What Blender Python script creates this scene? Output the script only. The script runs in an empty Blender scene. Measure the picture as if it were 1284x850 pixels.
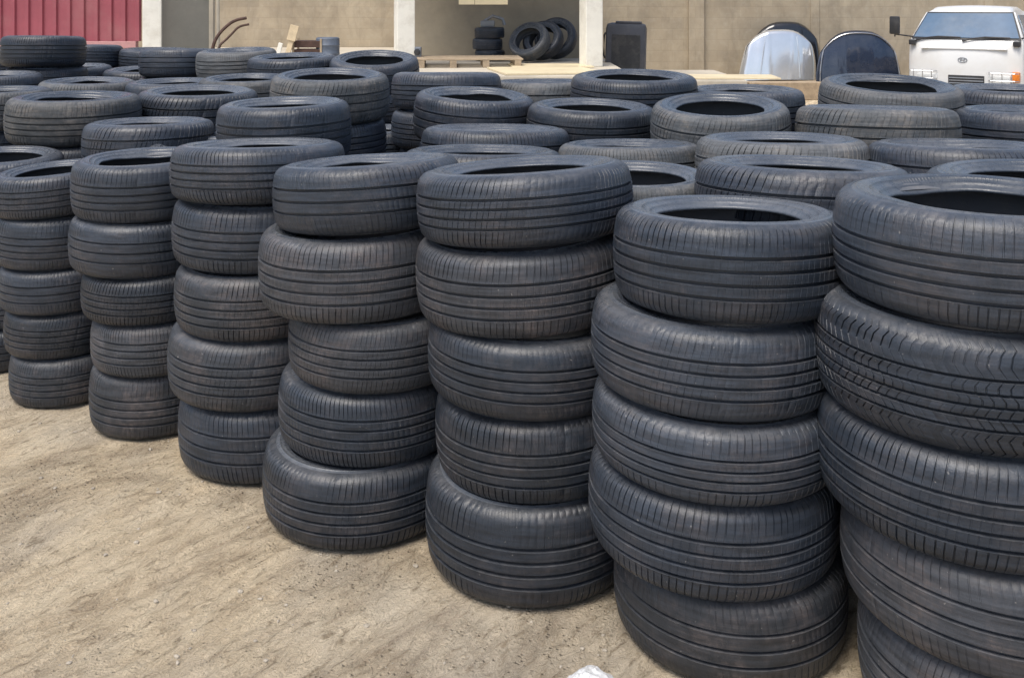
import bpy, bmesh, math, random
from mathutils import Vector, Matrix, noise
random.seed(7)
PI = math.pi
R_ = math.radians
scene = bpy.context.scene
COL = scene.collection

# ------------------------------------------------------------------ helpers
def link(o, parent=None):
    COL.objects.link(o)
    if parent is not None:
        o.parent = parent
    return o

def mesh_obj(name, me, parent=None, mat=None):
    if mat is not None:
        me.materials.clear(); me.materials.append(mat)
    return link(bpy.data.objects.new(name, me), parent)

def obj(name, bm, mat, parent=None, smooth=False, angle=40):
    me = bpy.data.meshes.new(name)
    bmesh.ops.recalc_face_normals(bm, faces=bm.faces)
    bm.to_mesh(me); bm.free()
    if smooth:
        me.polygons.foreach_set('use_smooth', [True] * len(me.polygons))
        try:
            me.set_sharp_from_angle(angle=R_(angle))
        except Exception:
            pass
    return mesh_obj(name, me, parent, mat)

def tag(o, label=None, cat=None, group=None, kind=None):
    if label: o['label'] = label
    if cat: o['category'] = cat
    if group: o['group'] = group
    if kind: o['kind'] = kind
    return o

def empty(name, loc=(0, 0, 0), rz=0):
    o = bpy.data.objects.new(name, None)
    o.empty_display_size = .1
    o.location = loc; o.rotation_euler = (0, 0, rz)
    return link(o)

def add_box(bm, x0, x1, y0, y1, z0, z1, bev=0.0, M=None):
    b = bmesh.new()
    vs = [b.verts.new((x, y, z)) for x in (x0, x1) for y in (y0, y1) for z in (z0, z1)]
    for f in ((0, 1, 3, 2), (4, 6, 7, 5), (0, 4, 5, 1), (2, 3, 7, 6), (0, 2, 6, 4), (1, 5, 7, 3)):
        b.faces.new([vs[i] for i in f])
    if bev:
        bmesh.ops.bevel(b, geom=list(b.edges), offset=bev, segments=2, affect='EDGES', profile=.6)
    if M is not None:
        b.transform(M)
    me = bpy.data.meshes.new('tmp'); b.to_mesh(me); b.free()
    bm.from_mesh(me); bpy.data.meshes.remove(me)
    return bm

def add_tube(bm, pts, r, n=10, caps=True):
    pts = [Vector(p) for p in pts]
    rs = r if isinstance(r, (list, tuple)) else [r] * len(pts)
    rings = []
    up = Vector((0, 0, 1))
    for i, p in enumerate(pts):
        t = (pts[min(i + 1, len(pts) - 1)] - pts[max(i - 1, 0)]).normalized()
        a = t.cross(up)
        if a.length < 1e-3: a = t.cross(Vector((1, 0, 0)))
        a.normalize(); b = t.cross(a)
        rings.append([bm.verts.new(p + (a * math.cos(k * 2 * PI / n) + b * math.sin(k * 2 * PI / n)) * rs[i]) for k in range(n)])
    for i in range(len(rings) - 1):
        for k in range(n):
            bm.faces.new((rings[i][k], rings[i][(k + 1) % n], rings[i + 1][(k + 1) % n], rings[i + 1][k]))
    if caps:
        bm.faces.new(rings[0][::-1]); bm.faces.new(rings[-1])
    return bm

def add_lathe(bm, prof, n=48, axis='Z', M=None, close=False):
    rings = []
    for r, z in prof:
        rings.append([])
        for k in range(n):
            a = 2 * PI * k / n
            v = Vector((r * math.cos(a), r * math.sin(a), z))
            rings[-1].append(bm.verts.new(M @ v if M is not None else v))
    m = len(rings)
    for i in range(m if close else m - 1):
        for k in range(n):
            bm.faces.new((rings[i][k], rings[i][(k + 1) % n], rings[(i + 1) % m][(k + 1) % n], rings[(i + 1) % m][k]))
    if not close:
        if prof[0][0] > 0: bm.faces.new(rings[0])
        if prof[-1][0] > 0: bm.faces.new(rings[-1])
    return bm

# ------------------------------------------------------------------ materials
class NT:
    def __init__(self, name):
        self.m = bpy.data.materials.new(name); self.m.use_nodes = True
        self.t = self.m.node_tree; self.n = self.t.nodes
        self.b = self.n['Principled BSDF']
    def node(self, typ, **kw):
        nd = self.n.new(typ)
        for k, v in kw.items():
            if k in nd.inputs.keys(): nd.inputs[k].default_value = v
            else: setattr(nd, k, v)
        return nd
    def l(self, a, b): self.t.links.new(a, b)
    def ramp(self, fac, stops):
        r = self.node('ShaderNodeValToRGB')
        e = r.color_ramp.elements
        while len(e) < len(stops): e.new(.5)
        for s, (p, c) in zip(e, stops):
            s.position = p; s.color = (c[0], c[1], c[2], 1) if not isinstance(c, (int, float)) else (c, c, c, 1)
        self.l(fac, r.inputs[0]); return r
    def mix(self, f, a, b, mode='MIX'):
        m = self.node('ShaderNodeMix', data_type='RGBA', blend_type=mode)
        for s, v in ((m.inputs[0], f), (m.inputs[6], a), (m.inputs[7], b)):
            if hasattr(v, 'links') or hasattr(v, 'is_output'): self.l(v, s)
            else: s.default_value = v if isinstance(v, (int, float)) else (v[0], v[1], v[2], 1)
        return m.outputs[2]
    def math(self, op, a, b=None):
        m = self.node('ShaderNodeMath', operation=op)
        for i, v in enumerate((a, b)):
            if v is None: continue
            if isinstance(v, (int, float)): m.inputs[i].default_value = v
            else: self.l(v, m.inputs[i])
        return m.outputs[0]
    def coord(self, rand=True):
        tc = self.node('ShaderNodeTexCoord')
        if not rand: return tc.outputs['Object']
        oi = self.node('ShaderNodeObjectInfo')
        ad = self.node('ShaderNodeVectorMath', operation='ADD')
        mu = self.math('MULTIPLY', oi.outputs['Random'], 57.0)
        self.l(tc.outputs['Object'], ad.inputs[0]); self.l(mu, ad.inputs[1])
        self.rand = oi.outputs['Random']
        return ad.outputs[0]
    def noise(self, vec, scale, detail=5, rough=.55, dist=0):
        n = self.node('ShaderNodeTexNoise', Scale=scale, Detail=detail, Roughness=rough, Distortion=dist)
        self.l(vec, n.inputs['Vector']); return n.outputs['Fac']
    def bump(self, h, strength=.3, dist=.01):
        b = self.node('ShaderNodeBump', Strength=strength, Distance=dist)
        self.l(h, b.inputs['Height']); self.l(b.outputs[0], self.b.inputs['Normal'])

def simple(name, col, rough=.5, metal=0, var=.25, scale=6, bump=.1, spec=.5, dirt=None, coat=0):
    m = NT(name); v = m.coord()
    n1 = m.noise(v, scale, 6, .6)
    n2 = m.noise(v, scale * 6, 4, .6)
    f = m.math('ADD', m.math('MULTIPLY', n1, .65), m.math('MULTIPLY', n2, .35))
    lo = [c * (1 - var) for c in col]; hi = [min(1, c * (1 + var)) for c in col]
    c = m.ramp(f, [(.3, lo), (.7, hi)]).outputs[0]
    if dirt:
        g = m.ramp(m.noise(v, scale * .8, 8, .7), [(.48, 0), (.72, 1)]).outputs[0]
        c = m.mix(m.math('MULTIPLY', g, dirt[1]), c, dirt[0])
    m.l(c, m.b.inputs['Base Color'])
    m.b.inputs['Roughness'].default_value = rough
    m.b.inputs['Metallic'].default_value = metal
    m.b.inputs['Specular IOR Level'].default_value = spec
    m.b.inputs['Coat Weight'].default_value = coat
    if bump: m.bump(f, bump, .004)
    return m.m

def rubber(name, base, dust, rough, dust_amt, fine):
    m = NT(name); v = m.coord()
    tc = m.node('ShaderNodeTexCoord')
    n1 = m.noise(v, 5, 6, .65)
    n2 = m.noise(v, 40, 5, .65)
    n3 = m.noise(v, 220, 3, .6)
    # stretched round the tyre: scuffs that follow the running direction
    mp = m.node('ShaderNodeMapping'); mp.inputs['Scale'].default_value = (3, 3, 90)
    m.l(v, mp.inputs['Vector'])
    n4 = m.noise(mp.outputs[0], 2.2, 4, .6)
    br = m.ramp(m.rand, [(0, (.60, .62, .64)), (.35, (.92, .97, 1.02)), (.7, (1.08, 1.08, 1.10)), (1, (1.5, 1.48, 1.46))]).outputs[0]
    c = m.mix(1.0, base, br, 'MULTIPLY')
    if fine:
        # each rib wears to its own tone, and scuffs run round the tyre
        su = m.node('ShaderNodeSeparateXYZ'); m.l(tc.outputs['UV'], su.inputs[0])
        cb = m.node('ShaderNodeCombineXYZ')
        m.l(m.math('MULTIPLY', su.outputs[0], .09), cb.inputs[0])
        m.l(m.math('MULTIPLY', su.outputs[1], 5.5), cb.inputs[1])
        m.l(m.math('MULTIPLY', m.rand, 91.0), cb.inputs[2])
        ribn = m.noise(cb.outputs[0], 1.6, 4, .6)
        rt = m.ramp(ribn, [(.32, .62), (.5, 1.0), (.68, 1.5)]).outputs[0]
        c = m.mix(1.0, c, rt, 'MULTIPLY')
        cb2 = m.node('ShaderNodeCombineXYZ')
        m.l(m.math('MULTIPLY', su.outputs[0], .9), cb2.inputs[0]); m.l(m.math('MULTIPLY', su.outputs[1], 30.0), cb2.inputs[1]); m.l(m.math('MULTIPLY', m.rand, 37.0), cb2.inputs[2])
        sc_ = m.ramp(m.noise(cb2.outputs[0], 1.3, 5, .7), [(.60, 0), (.76, .5)]).outputs[0]
        c = m.mix(m.math('MULTIPLY', sc_, .55), c, (.10, .11, .122))
    d1 = m.ramp(n1, [(.45, 0), (.68, 1)]).outputs[0]
    d2 = m.ramp(n2, [(.35, .25), (.7, 1)]).outputs[0]
    d4 = m.ramp(n4, [(.4, .3), (.62, 1)]).outputs[0]
    df = m.math('MULTIPLY', m.math('MULTIPLY', d1, d2), m.math('MULTIPLY', d4, dust_amt))
    c = m.mix(df, c, dust)
    # pale dust on faces that look up, also painting in their sky sheen
    ge = m.node('ShaderNodeNewGeometry'); sn = m.node('ShaderNodeSeparateXYZ'); m.l(ge.outputs['Normal'], sn.inputs[0])
    upf = m.math('MULTIPLY', m.ramp(sn.outputs[2], [(.25, 0), (.9, 1)]).outputs[0], m.ramp(n1, [(.3, .10), (.7, .42)]).outputs[0])
    c = m.mix(m.math('MULTIPLY', upf, m.ramp(n2, [(.3, .6), (.7, 1)]).outputs[0]), c, (.20, .205, .215))
    # tiny pale specks of grit
    sp = m.ramp(m.noise(v, 95, 2, .5), [(.735, 0), (.76, 1)]).outputs[0]
    c = m.mix(m.math('MULTIPLY', sp, .5), c, (.26, .25, .24))
    m.l(c, m.b.inputs['Base Color'])
    rr = m.ramp(n2, [(.3, rough - .07), (.7, rough + .1)]).outputs[0]
    m.l(rr, m.b.inputs['Roughness'])
    m.b.inputs['Specular IOR Level'].default_value = .5
    h = m.math('ADD', m.math('MULTIPLY', n3, .5), m.math('MULTIPLY', n2, .7))
    if fine:
        # fine sipes cut across the ribs, as UV based bump (u counts tread pitches, w = across the tread)
        uv = m.node('ShaderNodeSeparateXYZ'); m.l(tc.outputs['UV'], uv.inputs[0])
        w = m.math('ADD', m.math('MULTIPLY', uv.outputs[0], 1.0), m.math('MULTIPLY', uv.outputs[1], 1.3))
        fr = m.math('FRACT', m.math('MULTIPLY', w, 2.0))
        li = m.ramp(fr, [(0, 1), (.80, 1), (.87, 0), (.96, 0)]).outputs[0]
        wear = m.ramp(m.noise(v, 7, 3, .5), [(.42, 0), (.62, 1)]).outputs[0]
        li = m.math('MULTIPLY', li, wear)
        h = m.math('ADD', h, m.math('MULTIPLY', li, .45))
    else:
        su = m.node('ShaderNodeSeparateXYZ'); m.l(tc.outputs['UV'], su.inputs[0])
        fr = m.math('FRACT', m.math('MULTIPLY', su.outputs[0], 170.0))
        band = m.ramp(su.outputs[1], [(.40, 0), (.41, 1), (.60, 1), (.61, 0)]).outputs[0]
        gap = m.ramp(m.math('FRACT', m.math('MULTIPLY', su.outputs[0], 3.0)), [(.0, 1), (.55, 1), (.57, 0), (1, 0)]).outputs[0]
        h = m.math('ADD', h, m.math('MULTIPLY', m.math('MULTIPLY', m.ramp(fr, [(.4, 0), (.55, 1)]).outputs[0], band), m.math('MULTIPLY', gap, .8)))
    m.bump(h, .6, .0025)
    return m.m

M = {}
M['tread'] = rubber('tread_rubber', (.022, .0285, .040), (.14, .115, .11), .42, .45, True)
M['side'] = rubber('sidewall_rubber', (.050, .060, .076), (.20, .20, .20), .28, .45, False)
M['liner'] = rubber('inner_rubber', (.075, .080, .090), (.20, .18, .16), .55, .5, False)
M['tread_dusty'] = rubber('dust_caked_tread_rubber', (.032, .036, .044), (.17, .135, .125), .5, .75, True)
M['tread_dry'] = rubber('weathered_tread_rubber', (.062, .067, .072), (.25, .22, .19), .65, .8, True)
M['white'] = simple('white_column_paint', (.82, .80, .72), .6, var=.06, scale=3, bump=.15, dirt=((.42, .37, .29), .55))
M['dark_door'] = simple('dark_grey_door_paint', (.17, .168, .15), .6, var=.12, scale=2, bump=.1, dirt=((.2, .18, .15), .3))
M['grey_render'] = simple('grey_render', (.31, .268, .20), .85, var=.12, scale=2, bump=.3, dirt=((.2, .18, .15), .5))
M['red'] = simple('faded_red_sheet', (.30, .072, .095), .5, var=.14, scale=2, bump=.05, dirt=((.34, .16, .16), .5))
M['redrail'] = simple('pink_primer_rail', (.46, .24, .24), .6, var=.12, scale=5, dirt=((.3, .2, .18), .5))
M['concrete'] = simple('dock_concrete', (.52, .47, .38), .85, var=.14, scale=1.4, bump=.3, dirt=((.28, .24, .19), .6))
M['ply'] = simple('pale_plywood', (.70, .60, .40), .6, var=.12, scale=3, bump=.1, dirt=((.45, .36, .24), .4))
M['wood'] = simple('grey_pallet_wood', (.36, .28, .19), .8, var=.3, scale=9, bump=.4, dirt=((.15, .11, .08), .6))
M['plank'] = simple('raw_pale_plank', (.62, .50, .33), .7, var=.2, scale=9, bump=.3)
M['rust'] = simple('rusty_pipe', (.075, .04, .03), .6, metal=.2, var=.5, scale=14, bump=.4)
M['black'] = simple('black_plastic', (.022, .023, .026), .45, var=.25, scale=8, bump=.1, dirt=((.12, .11, .10), .35))
M['canister'] = simple('dusty_black_plastic', (.045, .048, .06), .45, var=.2, scale=5, bump=.1, dirt=((.13, .12, .12), .5))
M['silver'] = simple('silver_paint', (.74, .77, .80), .16, metal=.7, var=.05, scale=2, bump=.02, dirt=((.4, .38, .35), .18), coat=.6)
M['navy'] = simple('dark_blue_paint', (.018, .028, .055), .18, metal=.3, var=.12, scale=2, bump=.02, dirt=((.2, .2, .2), .2), coat=.8)
M['darkpaint'] = simple('black_car_paint', (.018, .02, .026), .2, metal=.2, var=.1, scale=2, bump=.02, coat=.7)
M['van'] = simple('white_van_paint', (.68, .69, .69), .28, var=.03, scale=2, bump=.02, dirt=((.5, .45, .38), .3), coat=.4)
M['glass'] = simple('sky_tinted_dusty_windscreen', (.10, .16, .24), .06, var=.15, scale=2, bump=0, dirt=((.25, .27, .28), .35), spec=.9)  # blue base colour paints in reflected sky; the dirt mix is dust
M['amber'] = simple('amber_lens', (.75, .22, .03), .25, var=.1, scale=20, bump=.05)
M['lamp'] = simple('clear_lens', (.62, .63, .62), .12, var=.15, scale=22, bump=.2)
M['chrome'] = simple('dull_chrome', (.5, .51, .53), .3, metal=.9, var=.1, bump=.02)
M['greymetal'] = simple('grey_metal', (.24, .26, .29), .45, metal=.3, var=.2, scale=6, dirt=((.2, .13, .08), .4))
M['bluegrey'] = simple('blue_grey_drum', (.11, .135, .18), .5, var=.3, scale=6, dirt=((.2, .15, .1), .4))
M['roof'] = simple('canopy_sheet', (.35, .35, .34), .6, var=.15, scale=2)

def wall_mat():
    m = NT('beige_rendered_block'); v = m.coord(False)
    br = m.node('ShaderNodeTexBrick', Scale=1.0)
    br.inputs['Color1'].default_value = (.93, .93, .93, 1); br.inputs['Color2'].default_value = (1.04, 1.03, 1.01, 1); br.inputs['Mortar'].default_value = (.95, .94, .92, 1)
    br.inputs['Brick Width'].default_value = .45; br.inputs['Row Height'].default_value = .22
    br.inputs['Mortar Size'].default_value = .012; br.inputs['Mortar Smooth'].default_value = .6
    mp = m.node('ShaderNodeMapping'); mp.inputs['Rotation'].default_value = (R_(90), 0, 0)
    m.l(v, mp.inputs[0]); m.l(mp.outputs[0], br.inputs['Vector'])
    n1 = m.noise(v, .9, 7, .65); n2 = m.noise(v, 9, 6, .65)
    ms = m.node('ShaderNodeMapping'); ms.inputs['Scale'].default_value = (1.6, 1, .7); m.l(v, ms.inputs[0])
    n3 = m.noise(ms.outputs[0], 1.5, 8, .7, .6)
    c = m.ramp(n1, [(.3, (.33, .275, .20)), (.7, (.46, .395, .295))]).outputs[0]
    c = m.mix(m.ramp(n3, [(.45, 0), (.70, .6)]).outputs[0], c, (.22, .19, .145))
    c = m.mix(m.ramp(n2, [(.5, 0), (.8, .35)]).outputs[0], c, (.5, .46, .38))
    c = m.mix(.8, c, br.outputs['Color'], 'MULTIPLY')
    c = m.mix(m.math('MULTIPLY', br.outputs['Fac'], .06), c, (.26, .23, .18))
    m.l(c, m.b.inputs['Base Color']); m.b.inputs['Roughness'].default_value = .9
    h = m.math('SUBTRACT', m.math('MULTIPLY', n2, .6), m.math('MULTIPLY', br.outputs['Fac'], .25))
    m.bump(h, .4, .008)
    return m.m
M['wall'] = wall_mat()

def ground_mat():
    m = NT('packed_sandy_concrete'); v = m.coord(False)
    ms = m.node('ShaderNodeMapping'); ms.vector_type = 'TEXTURE'; ms.inputs['Rotation'].default_value = (0, 0, R_(52)); ms.inputs['Scale'].default_value = (1.5, .5, 1)
    m.l(v, ms.inputs[0])
    n1 = m.noise(v, .55, 6, .6, .4)
    n2 = m.noise(ms.outputs[0], 3.6, 10, .70, .7)
    mt = m.node('ShaderNodeMapping'); mt.vector_type = 'TEXTURE'; mt.inputs['Rotation'].default_value = (0, 0, R_(52)); mt.inputs['Scale'].default_value = (1.8, .7, 1)
    m.l(v, mt.inputs[0])
    n3 = m.noise(mt.outputs[0], 24, 8, .68, .6)
    n4 = m.noise(v, 110, 4, .65)
    n5 = m.noise(v, 1.7, 8, .7, .8)
    c = m.ramp(n2, [(.32, (.37, .285, .19)), (.5, (.58, .475, .33)), (.70, (.72, .61, .44))]).outputs[0]
    c = m.mix(m.ramp(n1, [(.45, 0), (.62, .6)]).outputs[0], c, (.38, .36, .325))         # greyer cement patches
    c = m.mix(m.ramp(n5, [(.50, 0), (.64, .62)]).outputs[0], c, (.25, .195, .13))          # damp brown stains
    c = m.mix(m.ramp(n3, [(.54, 0), (.66, .75)]).outputs[0], c, (.20, .155, .10))
    c = m.mix(m.ramp(n4, [(.56, 0), (.72, .4)]).outputs[0], c, (.68, .60, .48))
    vo = m.node('ShaderNodeTexVoronoi', Scale=48.0, Randomness=1.0); m.l(v, vo.inputs['Vector'])
    pit_ = m.ramp(vo.outputs['Distance'], [(.10, 1), (.26, 0)]).outputs[0]
    pm_ = m.math('MULTIPLY', pit_, m.ramp(n5, [(.45, 0), (.6, 1)]).outputs[0])
    c = m.mix(m.math('MULTIPLY', pm_, .28), c, (.20, .16, .115))
    n6 = m.noise(v, 320, 2, .6)
    c = m.mix(m.ramp(n6, [(.62, 0), (.74, .35)]).outputs[0], c, (.74, .67, .56))
    c = m.mix(m.ramp(n6, [(.26, .3), (.36, 0)]).outputs[0], c, (.17, .14, .10))
    m.l(c, m.b.inputs['Base Color']); m.b.inputs['Roughness'].default_value = .92
    m.b.inputs['Specular IOR Level'].default_value = .25
    h = m.math('ADD', m.math('ADD', m.math('MULTIPLY', n2, 1.0), m.math('MULTIPLY', n3, .8)), m.math('SUBTRACT', m.math('MULTIPLY', n4, .25), m.math('MULTIPLY', pm_, .3)))
    m.bump(h, 1.0, .035)
    return m.m
M['ground'] = ground_mat()
M['pebble'] = simple('pebble_stone', (.36, .32, .26), .85, var=.4, scale=30, bump=.3)
M['dock'] = M['concrete']

def plastic_mat():
    m = NT('crumpled_clear_plastic'); v = m.coord()
    n = m.noise(v, 18, 5, .6)
    m.l(m.ramp(n, [(.3, (.62, .64, .66)), (.7, (.88, .89, .9))]).outputs[0], m.b.inputs['Base Color'])
    m.b.inputs['Roughness'].default_value = .22
    m.b.inputs['Transmission Weight'].default_value = .25
    m.bump(n, .5, .01)
    return m.m
M['plastic'] = plastic_mat()

# ------------------------------------------------------------------ ground sheet
def lines(a, b, step, lo, hi):
    xs = []
    x = a
    while x <= b + 1e-6: xs.append(x); x += step
    s = step; x = a
    left = []
    while x > lo:
        s *= 1.5; x -= s; left.append(max(x, lo))
    s = step; x = xs[-1]; right = []
    while x < hi:
        s *= 1.5; x += s; right.append(min(x, hi))
    return left[::-1] + xs + right
gx = lines(-4.0, 1.8, .022, -150, 150); gy = lines(1.9, 5.2, .022, -150, 250)
def gz(x, y):
    p = Vector((x, y, 0))
    z = noise.fractal(Vector((x * .8, y * .8, 3)), 1.0, 2.0, 3) * .006
    c, s = math.cos(R_(52)), math.sin(R_(52))
    u, w = x * c + y * s, -x * s + y * c
    z += noise.fractal(Vector((u * 3.5, w * 9.0, 1)), .8, 2.1, 5) * .0060
    z += noise.fractal(p * 13, .8, 2.1, 3) * .0036
    return z - .004
vs = [(x, y, gz(x, y) if (-5 < x < 3 and 1 < y < 6) else -.004) for y in gy for x in gx]
nx = len(gx)
fs = [(j * nx + i, j * nx + i + 1, (j + 1) * nx + i + 1, (j + 1) * nx + i) for j in range(len(gy) - 1) for i in range(nx - 1)]
me = bpy.data.meshes.new('ground'); me.from_pydata(vs, [], fs)
me.polygons.foreach_set('use_smooth', [True] * len(me.polygons))
tag(mesh_obj('ground', me, None, M['ground']), kind='structure')

# loose grit
bm = bmesh.new()
rg = random.Random(5)
for i in range(1500):
    y = 2.2 + 2.9 * rg.random() ** 1.4; x = -2.9 + rg.random() * 3.6
    if x > .75 - (y - 2.4) * 1.05: continue
    s = .0018 + .0075 * rg.random() ** 6
    b = bmesh.ops.create_icosphere(bm, subdivisions=1, radius=s)['verts']
    sc = Vector((rg.uniform(.7, 1.5), rg.uniform(.7, 1.4), rg.uniform(.4, .8)))
    rz = Matrix.Rotation(rg.random() * 6.3, 3, 'Z')
    for v in b:
        v.co = rz @ Vector((v.co.x * sc.x, v.co.y * sc.y, v.co.z * sc.z)) * rg.uniform(.85, 1.15) + Vector((x, y, gz(x, y) + s * .25))
tag(obj('gravel', bm, M['pebble']), 'loose grit scattered on the packed sandy ground', 'gravel', kind='stuff')

# ------------------------------------------------------------------ tyres
TR, TW = .33, .24       # modelled outer radius and section width
def tread_mesh(seed, N, grooves, slant, zig, slot, rib_slot, gw=.0095):
    """The grooved outer band, shoulder to shoulder; the cross slots are cut into the mesh."""
    rg = random.Random(seed)
    edge = .088
    crown = lambda z: TR - .006 * (z / edge) ** 2 - .003 * max(0, abs(z) / edge - .55) / .45
    rows = []          # (r, z, slot_depth, rib index)
    sh = [(.2850, .1168, 0), (.2950, .1142, .2), (.3060, .1085, .6), (.3150, .0990, .9)]
    for r, z, k in sh: rows.append((r, -z, slot * k, 0))
    bounds = [-edge] + [g for g in grooves] + [edge]
    for i in range(len(bounds) - 1):
        a = bounds[i] + (gw / 2 if i else 0); b = bounds[i + 1] - (gw / 2 if i < len(bounds) - 2 else 0)
        outer = i == 0 or i == len(bounds) - 2
        dep = slot if outer else rib_slot
        for t in (0, .5, 1):
            z = a + (b - a) * t
            k = 1.0
            if outer and ((i == 0 and t == 1) or (i > 0 and t == 0)): k = .1      # slots stop short of the groove
            rows.append((crown(z), z, dep * k, i))
        if i < len(bounds) - 2:
            g = bounds[i + 1]
            rows.append((crown(g) - .0115, g - gw * .38, 0, i)); rows.append((crown(g) - .0115, g + gw * .38, 0, i))
    for r, z, k in sh[::-1]: rows.append((r, z, slot * k, len(bounds) - 2))
    cols = []
    wear0 = rg.random() * 10
    ths = []
    acc = 0
    for p in range(N):
        L = rg.choice((.88, 1.0, 1.13)); ths.append((acc, L)); acc += L
    for p, (a0, L) in enumerate(ths):
        base = 2 * PI * a0 / acc; stp = 2 * PI * L / acc
        ang = base
        wr = noise.noise(Vector((math.cos(base) * 1.6 + wear0, math.sin(base) * 1.6, seed))) * 1.7 + .62
        wr = max(.05, min(1.0, wr * rg.uniform(.75, 1.15)))
        for f, d in ((0, 0), (.80, 0), (.845, 1), (.955, 1)):
            cols.append((base + f * stp, d * wr, p + f))
    verts = []; uvs = []
    nr = len(rows)
    for th, d, u in cols:
        for r, z, dep, rib in rows:
            if zig: sx = slant * (abs(((z * 40 + 10) % 2) - 1) - .5) * .075
            else: sx = slant * z * (1 if z > 0 or not zig else -1)
            rr = r - dep * d
            verts.append((rr * math.cos(th + sx), rr * math.sin(th + sx), z))
    nc = len(cols)
    faces = []; fuv = []
    for c in range(nc):
        c2 = (c + 1) % nc
        u1, u2 = cols[c][2], cols[c2][2] if c2 else float(N)
        for i in range(nr - 1):
            faces.append((c * nr + i, c2 * nr + i, c2 * nr + i + 1, c * nr + i + 1))
            za, zb = rows[i][1] * 10, rows[i + 1][1] * 10
            fuv += [u1, za, u2, za, u2, zb, u1, zb]
    me = bpy.data.meshes.new('tread'); me.from_pydata(verts, [], faces)
    uv = me.uv_layers.new(name='UVMap'); uv.data.foreach_set('uv', fuv)
    me.polygons.foreach_set('use_smooth', [True] * len(faces)); me.set_sharp_from_angle(angle=R_(35))
    me.update()
    return me

def side_mesh(seed, sign, wav, n=128):
    rg = random.Random(seed * 31 + sign)
    prof = [(.2862, .1158), (.2800, .1182), (.2755, .1192), (.2750, .1203), (.2715, .1206), (.2710, .1198), (.2640, .1204), (.2560, .1192),
            (.2500, .1168), (.2495, .1176), (.2465, .1172), (.2460, .1155), (.2380, .1120), (.2300, .1078), (.2285, .1092), (.2255, .1088), (.2235, .1050), (.2190, .1020),
            (.2130, .0985), (.2085, .0975), (.2060, .0940), (.2062, .0900), (.2095, .0885), (.2140, .0900)]
    verts = []; m = len(prof)
    ph = rg.random() * 6; ph2 = rg.random() * 6
    for k in range(n):
        a = 2 * PI * k / n
        for r, z in prof:
            t = max(0, (.285 - r) / .08)
            w = wav * t * (math.sin(2 * a + ph) * .006 + math.sin(3 * a + ph2) * .004 + noise.noise(Vector((math.cos(a) * 2, math.sin(a) * 2, seed))) * .006)
            rr = r + wav * t * math.sin(2 * a + ph2) * .004
            verts.append((rr * math.cos(a), rr * math.sin(a), sign * (z - .012 * t * t * wav * .6) + w))
    faces = []
    for k in range(n):
        k2 = (k + 1) % n
        for i in range(m - 1):
            q = (k * m + i, k2 * m + i, k2 * m + i + 1, k * m + i + 1)
            faces.append(q if sign < 0 else q[::-1])
    me = bpy.data.meshes.new('sidewall'); me.from_pydata(verts, [], faces)
    fuv = []
    for k in range(n):
        for i in range(m - 1):
            q = [(k / n, i / m), ((k + 1) / n, i / m), ((k + 1) / n, (i + 1) / m), (k / n, (i + 1) / m)]
            for a in (q if sign < 0 else q[::-1]): fuv += a
    me.uv_layers.new(name='UVMap').data.foreach_set('uv', fuv)
    me.polygons.foreach_set('use_smooth', [True] * len(faces)); me.update()
    return me

bm = bmesh.new()
lp = [(.2145, -.090), (.235, -.1025), (.262, -.111), (.280, -.108), (.294, -.095), (.306, -.05), (.309, 0), (.306, .05), (.294, .095), (.280, .108), (.262, .111), (.235, .1025), (.2145, .090)]
rings = [[bm.verts.new((r * math.cos(2 * PI * k / 72), r * math.sin(2 * PI * k / 72), z)) for k in range(72)] for r, z in lp]
for i in range(len(rings) - 1):
    for k in range(72):
        bm.faces.new((rings[i][k], rings[i + 1][k], rings[i + 1][(k + 1) % 72], rings[i][(k + 1) % 72]))
LINER = bpy.data.meshes.new('inner_liner'); bm.to_mesh(LINER); bm.free()
LINER.polygons.foreach_set('use_smooth', [True] * len(LINER.polygons)); LINER.materials.append(M['liner'])

VAR = []
specs = [  # N pitches, grooves, slant, zigzag, shoulder slot, rib slot
    (108, (-.054, -.022, .010, .042), .35, False, .0050, .0010),
    (120, (-.048, -.016, .016, .046), -.3, False, .0048, .0005),
    (98, (-.056, -.026, .004, .036), .2, False, .0045, .0003),
    (116, (-.050, -.018, .014, .044), .6, False, .0042, .0022),
    (96, (-.054, -.030, -.008, .016, .044), .8, True, .0048, .0042),
    (104, (-.040, .002, .044), -.4, False, .0034, .0004),
    (82, (-.044, .0, .044), .9, False, .0060, .0048),
]
for i, (N, g, sl, zg, st, rs) in enumerate(specs):
    t = tread_mesh(i + 1, N, g, sl, zg, st, rs, .0075 if i == 4 else .0105); t.materials.append(M['tread'])
    a = side_mesh(i + 1, 1, .25 + .3 * (i % 3)); b = side_mesh(i + 1, -1, .4)
    a.materials.append(M['side']); b.materials.append(M['side'])
    VAR.append((t, a, b))

PROTO = {}
def tyre_proto(v):
    e = bpy.data.objects.new('loose_tyre', None); e.empty_display_size = .1
    t, a, b = VAR[v]
    ch = [bpy.data.objects.new('tread', t), bpy.data.objects.new('sidewall', a), bpy.data.objects.new('sidewall', b), bpy.data.objects.new('inner_liner', LINER)]
    for c in ch: c.parent = e
    PROTO[v] = (e, ch)
for v in range(len(VAR)): tyre_proto(v)

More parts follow.
